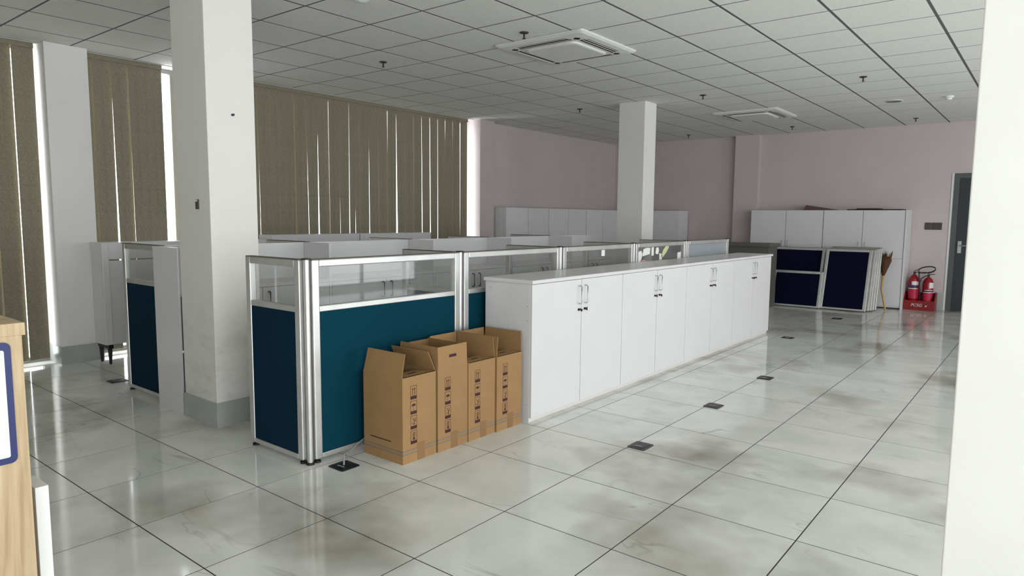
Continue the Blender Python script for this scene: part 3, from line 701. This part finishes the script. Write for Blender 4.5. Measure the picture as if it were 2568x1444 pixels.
def carton(label, y0, y1, x1, flaps, rz=0.0, extra=False):
    Wd = y1-y0; x0 = x1-BL; th = 0.005
    t = thing('cardboard_box', label, 'box', ((x0+x1)/2, (y0+y1)/2, 0), 'open tan moving boxes by the cabinet', (0, 0, rz))
    m = MB().box(x0, x1, y0, y1, 0.0, th); m.box(x0, x1, y0, y0+th, th, BH); m.box(x0, x1, y1-th, y1, th, BH); m.box(x0, x0+th, y0+th, y1-th, th, BH); m.box(x1-th, x1, y0+th, y1-th, th, BH)
    m.build('body', 'cardboard', t)
    F = Wd/2
    for side, (ang, ln) in flaps.items():            # ang: 0 upright, 90 folded flat inwards, negative outwards
        a = R_(ang); du, dz = math.sin(a)*ln, math.cos(a)*ln; fm = MB(); i = 0.004
        if side == '-y': q = [(x0+i, y0, BH), (x1-i, y0, BH), (x1-i-0.006, y0+du, BH+dz), (x0+i+0.006, y0+du, BH+dz)]; nrm = (0, 1, 0)
        if side == '+y': q = [(x1-i, y1, BH), (x0+i, y1, BH), (x0+i+0.006, y1-du, BH+dz), (x1-i-0.006, y1-du, BH+dz)]; nrm = (0, -1, 0)
        if side == '+x': q = [(x1, y0+i, BH), (x1, y1-i, BH), (x1-du, y1-i, BH+dz), (x1-du, y0+i, BH+dz)]; nrm = (-1, 0, 0)
        if side == '-x': q = [(x0, y1-i, BH), (x0, y0+i, BH), (x0+du, y0+i, BH+dz), (x0+du, y1-i, BH+dz)]; nrm = (1, 0, 0)
        q = [Vector(v) for v in q]; nn = (q[1]-q[0]).cross(q[3]-q[0]).normalized()*0.004
        if nn.dot(Vector(nrm)) < 0 and abs(ang) < 60: nn = -nn
        if abs(ang) >= 60: nn = Vector((0, 0, -0.004))
        f = fm.slab(q, nn).build('flap', 'cardboard', t)
        if side == '+x':                              # die-cut hand hole shown as a dark slot in the flap
            u = (q[1]-q[0]).normalized(); v = (q[3]-q[0]).normalized(); c = q[0]+u*(Wd-2*i)*0.5+v*ln*0.52; o_ = -nn.normalized()*0.0008
            MB().slab([c-u*0.032-v*0.009+o_, c+u*0.032-v*0.009+o_, c+u*0.032+v*0.009+o_, c-u*0.032+v*0.009+o_], nn*0.1).build('hand_hole', 'carton_ink', f)
    for k in range(4):
        z0 = 0.375-0.089*k
        pm = MB()
        for poly in icon_polys(k): pm.slab([(x1+0.0002, y0+0.062+a, z0+b) for a, b in poly], (0.0006, 0, 0))
        pm.build('printed_symbol', 'carton_ink', t)
    for zz in (0.052, 0.072):
        MB().box(x1, x1+0.0008, y0, y1, zz, zz+0.008).build('printed_band', 'carton_band', t)
        MB().box(x0, x1, y0-0.0008, y0, zz, zz+0.008).build('printed_band', 'carton_band', t)
    MB().box(x1+0.0002, x1+0.0014, y0+0.115, y0+0.175, 0.0, 0.105).build('tape', 'carton_tape', t)
    if extra: MB().box(x0+0.06, x1-0.10, y0-0.001, y0, 0.118, 0.124).build('printed_line', 'carton_ink', t)
    return t
BX = -2.862
carton('foremost tan cardboard box with one raised end flap, by the floor socket cable', 2.592, 2.862, BX, {'-y': (13, 0.135), '+y': (24, 0.130), '+x': (94, 0.13)}, 0, True)
carton('tan cardboard box with an upright flap and hand hole', 2.872, 3.138, BX+0.006, {'-y': (3, 0.135), '+y': (8, 0.128), '+x': (2, 0.135), '-x': (5, 0.12)})
carton('tan cardboard box third from the end, hand-hole flap folded in', 3.141, 3.402, BX+0.012, {'-x': (-3, 0.13), '+y': (3, 0.135), '+x': (92, 0.13)})
carton('tan cardboard box touching the white cabinet', 3.41, 3.678, BX+0.022, {'-y': (9, 0.13), '-x': (-2, 0.13), '+y': (-1.5, 0.135), '+x': (92, 0.13)})

# ---------------------------------------------------------------- floor sockets
def socket(label, x, y, w_=0.125, d_=0.125, rz=0.0):
    t = thing('floor_socket', label, 'floor socket', (x, y, 0), None, (0, 0, rz))
    r = 0.014; pts = []
    for cx_, cy_, a0 in ((w_/2-r, d_/2-r, 0), (-w_/2+r, d_/2-r, 90), (-w_/2+r, -d_/2+r, 180), (w_/2-r, -d_/2+r, 270)):
        for k in range(4): a = R_(a0+30*k); pts.append((x+cx_+r*math.cos(a), y+cy_+r*math.sin(a)))
    MB().prism(pts, 0.0, 0.004).build('plate', 'steel_plate', t)
    B(x-w_*0.36, x+w_*0.36, y-d_*0.36, y+d_*0.36, 0.004, 0.0055).build('lid', 'black_metal', t, 0.001)
    MB().tube([(x-w_*0.18, y-d_*0.2, 0.0065), (x+w_*0.18, y-d_*0.15, 0.0065)], 0.003, 6).build('latch', 'handle_metal', t)
    return t
sk1 = socket('dark floor socket with a cable beside the blue partition corner', -3.113, 2.368, 0.135, 0.13)
sl_ = ['dark floor socket in the aisle across from the first cabinet', 'dark floor socket in the aisle across from the second cabinet', 'dark floor socket in the aisle across from the third cabinet']
for i, (x, y) in enumerate(((-1.965, 3.785), (-1.975, 4.985), (-1.98, 6.192))): socket(sl_[i], x, y, 0.12, 0.14)
socket('dark floor socket near the far end of the low cabinets', -2.478, 8.526, 0.13, 0.13); socket('dark floor socket in front of the leaning navy panels', -2.43, 10.70, 0.13, 0.16); socket('dark floor socket between pilaster and dark blue end panel', -6.25, 2.385, 0.13, 0.14)
MB().tube([(-3.12, 2.372, 0.004), (-3.12, 2.374, 0.045), (-3.135, 2.385, 0.058), (-3.17, 2.41, 0.05), (-3.19, 2.45, 0.042), (-3.20, 2.50, 0.045), (-3.225, 2.55, 0.06), (-3.245, 2.62, 0.07)], 0.0055, 7).build('cable', 'cable_grey', sk1, smooth=True)
MB().tube([(-3.135, 2.382, 0.055), (-3.16, 2.42, 0.03), (-3.18, 2.47, 0.02), (-3.20, 2.53, 0.03), (-3.235, 2.60, 0.045)], 0.004, 7).build('cable', 'cable_grey', sk1, smooth=True)

# ---------------------------------------------------------------- ceiling fittings
def rrect(cx, cy, w_, r, n=5):
    pts = []
    for sx, sy, a0 in ((1, 1, 0), (-1, 1, 90), (-1, -1, 180), (1, -1, 270)):
        for k in range(n+1):
            a = R_(a0+90*k/n); pts.append((cx+sx*(w_/2-r)+r*math.cos(a), cy+sy*(w_/2-r)+r*math.sin(a)))
    return pts
def loft(m, rings):
    n = len(rings[0]); vs = [p for rg in rings for p in rg]; fs = []
    for j in range(len(rings)-1):
        for k in range(n): q = (k+1) % n; fs.append((j*n+k, j*n+q, (j+1)*n+q, (j+1)*n+k))
    fs.append(tuple(range(n))); fs.append(tuple((len(rings)-1)*n+k for k in range(n)))
    return m.add(vs, fs)
def cassette(label, cx, cy):
    S = 0.95; t = thing('ceiling_cassette', label, 'air conditioner', (cx, cy, ZC-0.04))
    z = ZC-0.002
    R1 = lambda w_, r, zz: [(x, y, zz) for x, y in rrect(cx, cy, w_, r)]
    loft(MB(), [R1(S, 0.03, z), R1(S, 0.03, z-0.012), R1(S-0.05, 0.03, z-0.026), R1(S-0.18, 0.06, z-0.034)]).build('panel', 'ac_plastic', t)
    loft(MB(), [R1(0.56, 0.06, z-0.033), R1(0.56, 0.06, z-0.046), R1(0.53, 0.06, z-0.052)]).build('grille', 'ac_plastic', t)
    for k in range(4):
        c, s = math.cos(R_(90*k)), math.sin(R_(90*k))
        def rot(p): return (cx+c*p[0]-s*p[1], cy+s*p[0]+c*p[1], p[2])
        a0, a1, b0, b1 = -0.28, 0.28, 0.325, 0.398
        MB().slab([rot(p) for p in ((a0, b0, z-0.0345), (a1, b0, z-0.0345), (a1-0.02, b1, z-0.0315), (a0+0.02, b1, z-0.0315))], (0, 0, -0.0015)).build('air_slot', 'dark_void', t)
        fl_ = MB().slab([rot(p) for p in ((a0+0.01, b0+0.022, z-0.036), (a1-0.01, b0+0.022, z-0.036), (a1-0.015, b0+0.042, z-0.040), (a0+0.015, b0+0.042, z-0.040))], (0, 0, -0.002)); fl_.build('louvre', 'ac_plastic', t)
        MB().slab([rot(p) for p in ((0.30, 0.335, z-0.0345), (0.335, 0.30, z-0.0345), (0.372, 0.337, z-0.0325), (0.337, 0.372, z-0.0325))], (0, 0, -0.0015)).build('corner_slot', 'dark_void', t)
K = 1.025
cassette('large ceiling air conditioner above the white hutch units', -3.57*K, 5.235*K)
cassette('ceiling air conditioner above the far low cabinets', -3.55*K, 10.07*K)
def sprinkler(label, x, y):
    t = thing('sprinkler_head', label, 'sprinkler', (x, y, ZC-0.05))
    MB().lathe([(0.040, 0), (0.036, -0.008), (0.014, -0.014)], (x, y, ZC), 18).build('escutcheon', 'sprinkler_metal', t, smooth=True)
    MB().tube([(x, y, ZC-0.01), (x, y, ZC-0.05)], 0.008, 8).build('stem', 'sprinkler_metal', t); MB().lathe([(0.016, 0), (0.016, -0.003)], (x, y, ZC-0.05), 12).build('deflector', 'sprinkler_metal', t)
spl = [('dark sprinkler head beside the large air conditioner', -3.562, 4.60), ('dark sprinkler head between the blinds and the large air conditioner', -5.339, 4.618), ('dark sprinkler head over the low cabinets, between the two air conditioners', -3.531, 8.176),
       ('dark sprinkler head over the open aisle', -1.728, 8.137), ('dark sprinkler head beside the far square column', -5.353, 8.206), ('dark sprinkler head between the far air conditioner and far wall', -3.51, 11.734), ('dark sprinkler head above the fire extinguishers', -1.76, 11.817), ('dark sprinkler head in the far pink corner', -5.358, 11.835)]
for l, x, y in spl: sprinkler(l, x*K, y*K)
t = thing('smoke_detector', 'white domed smoke detector on the ceiling near the door', 'smoke detector', (-1.15*K, 9.995*K, ZC-0.05))
MB().lathe([(0.055, 0), (0.055, -0.015), (0.035, -0.03), (0.032, -0.045), (0.01, -0.05)], (-1.15*K, 9.995*K, ZC), 20).build('housing', 'white_plastic', t, smooth=True)
t = thing('ceiling_speaker', 'round grey ceiling speaker over the aisle', 'speaker', (-1.746*K, 9.989*K, ZC-0.01))
MB().lathe([(0.105, 0), (0.105, -0.006), (0.095, -0.009)], (-1.746*K, 9.989*K, ZC), 24).build('rim', 'white_plastic', t, smooth=True); MB().lathe([(0.093, -0.008), (0.093, -0.010)], (-1.746*K, 9.989*K, ZC), 24).build('grille', 'grey_plastic', t)
t = thing('smoke_detector', 'white smoke detector above the first partition panel', 'smoke detector', (-3.93*K, 3.20*K, ZC-0.04))
MB().lathe([(0.06, 0), (0.06, -0.015), (0.04, -0.03), (0.01, -0.035)], (-3.93*K, 3.20*K, ZC), 20).build('housing', 'white_plastic', t, smooth=True)

# ---------------------------------------------------------------- wooden counter, notice and white board
t = thing('wooden_counter', 'light oak counter with a blue-framed notice', 'counter', (-2.8, -0.35, 0))
B(-3.10, -2.452, -1.4, 0.672, 0.0, 1.061).build('body', 'oak', t); B(-3.12, -2.45, -1.42, 0.682, 1.061, 1.10).build('counter_top', 'oak', t, 0.002)
t = thing('wall_notice', 'white notice in a rounded blue frame on the oak counter', 'notice', (-2.447, 0.42, 0.66))
def rr2(y0, y1, z0, z1, r):
    pts = []
    for cy_, cz_, a0 in ((y1-r, z1-r, 0), (y0+r, z1-r, 90), (y0+r, z0+r, 180), (y1-r, z0+r, 270)):
        for k in range(5): a = R_(a0+22.5*k); pts.append((cy_+r*math.cos(a), cz_+r*math.sin(a)))
    return pts
MB().slab([(-2.4515, a, b) for a, b in rr2(0.33, 0.640, 0.672, 1.045, 0.018)], (0.006, 0, 0)).build('frame', 'notice_blue', t)
MB().slab([(-2.4455, a, b) for a, b in rr2(0.345, 0.622, 0.692, 1.022, 0.006)], (0.0012, 0, 0)).build('sheet', 'paper', t)
t = tag(B(-2.62, -2.488, 0.690, 0.728, 0.0, 0.56).build('white_board_offcut', 'white_slab', bevel=0.002), 'white board standing at the end of the oak counter', 'board')
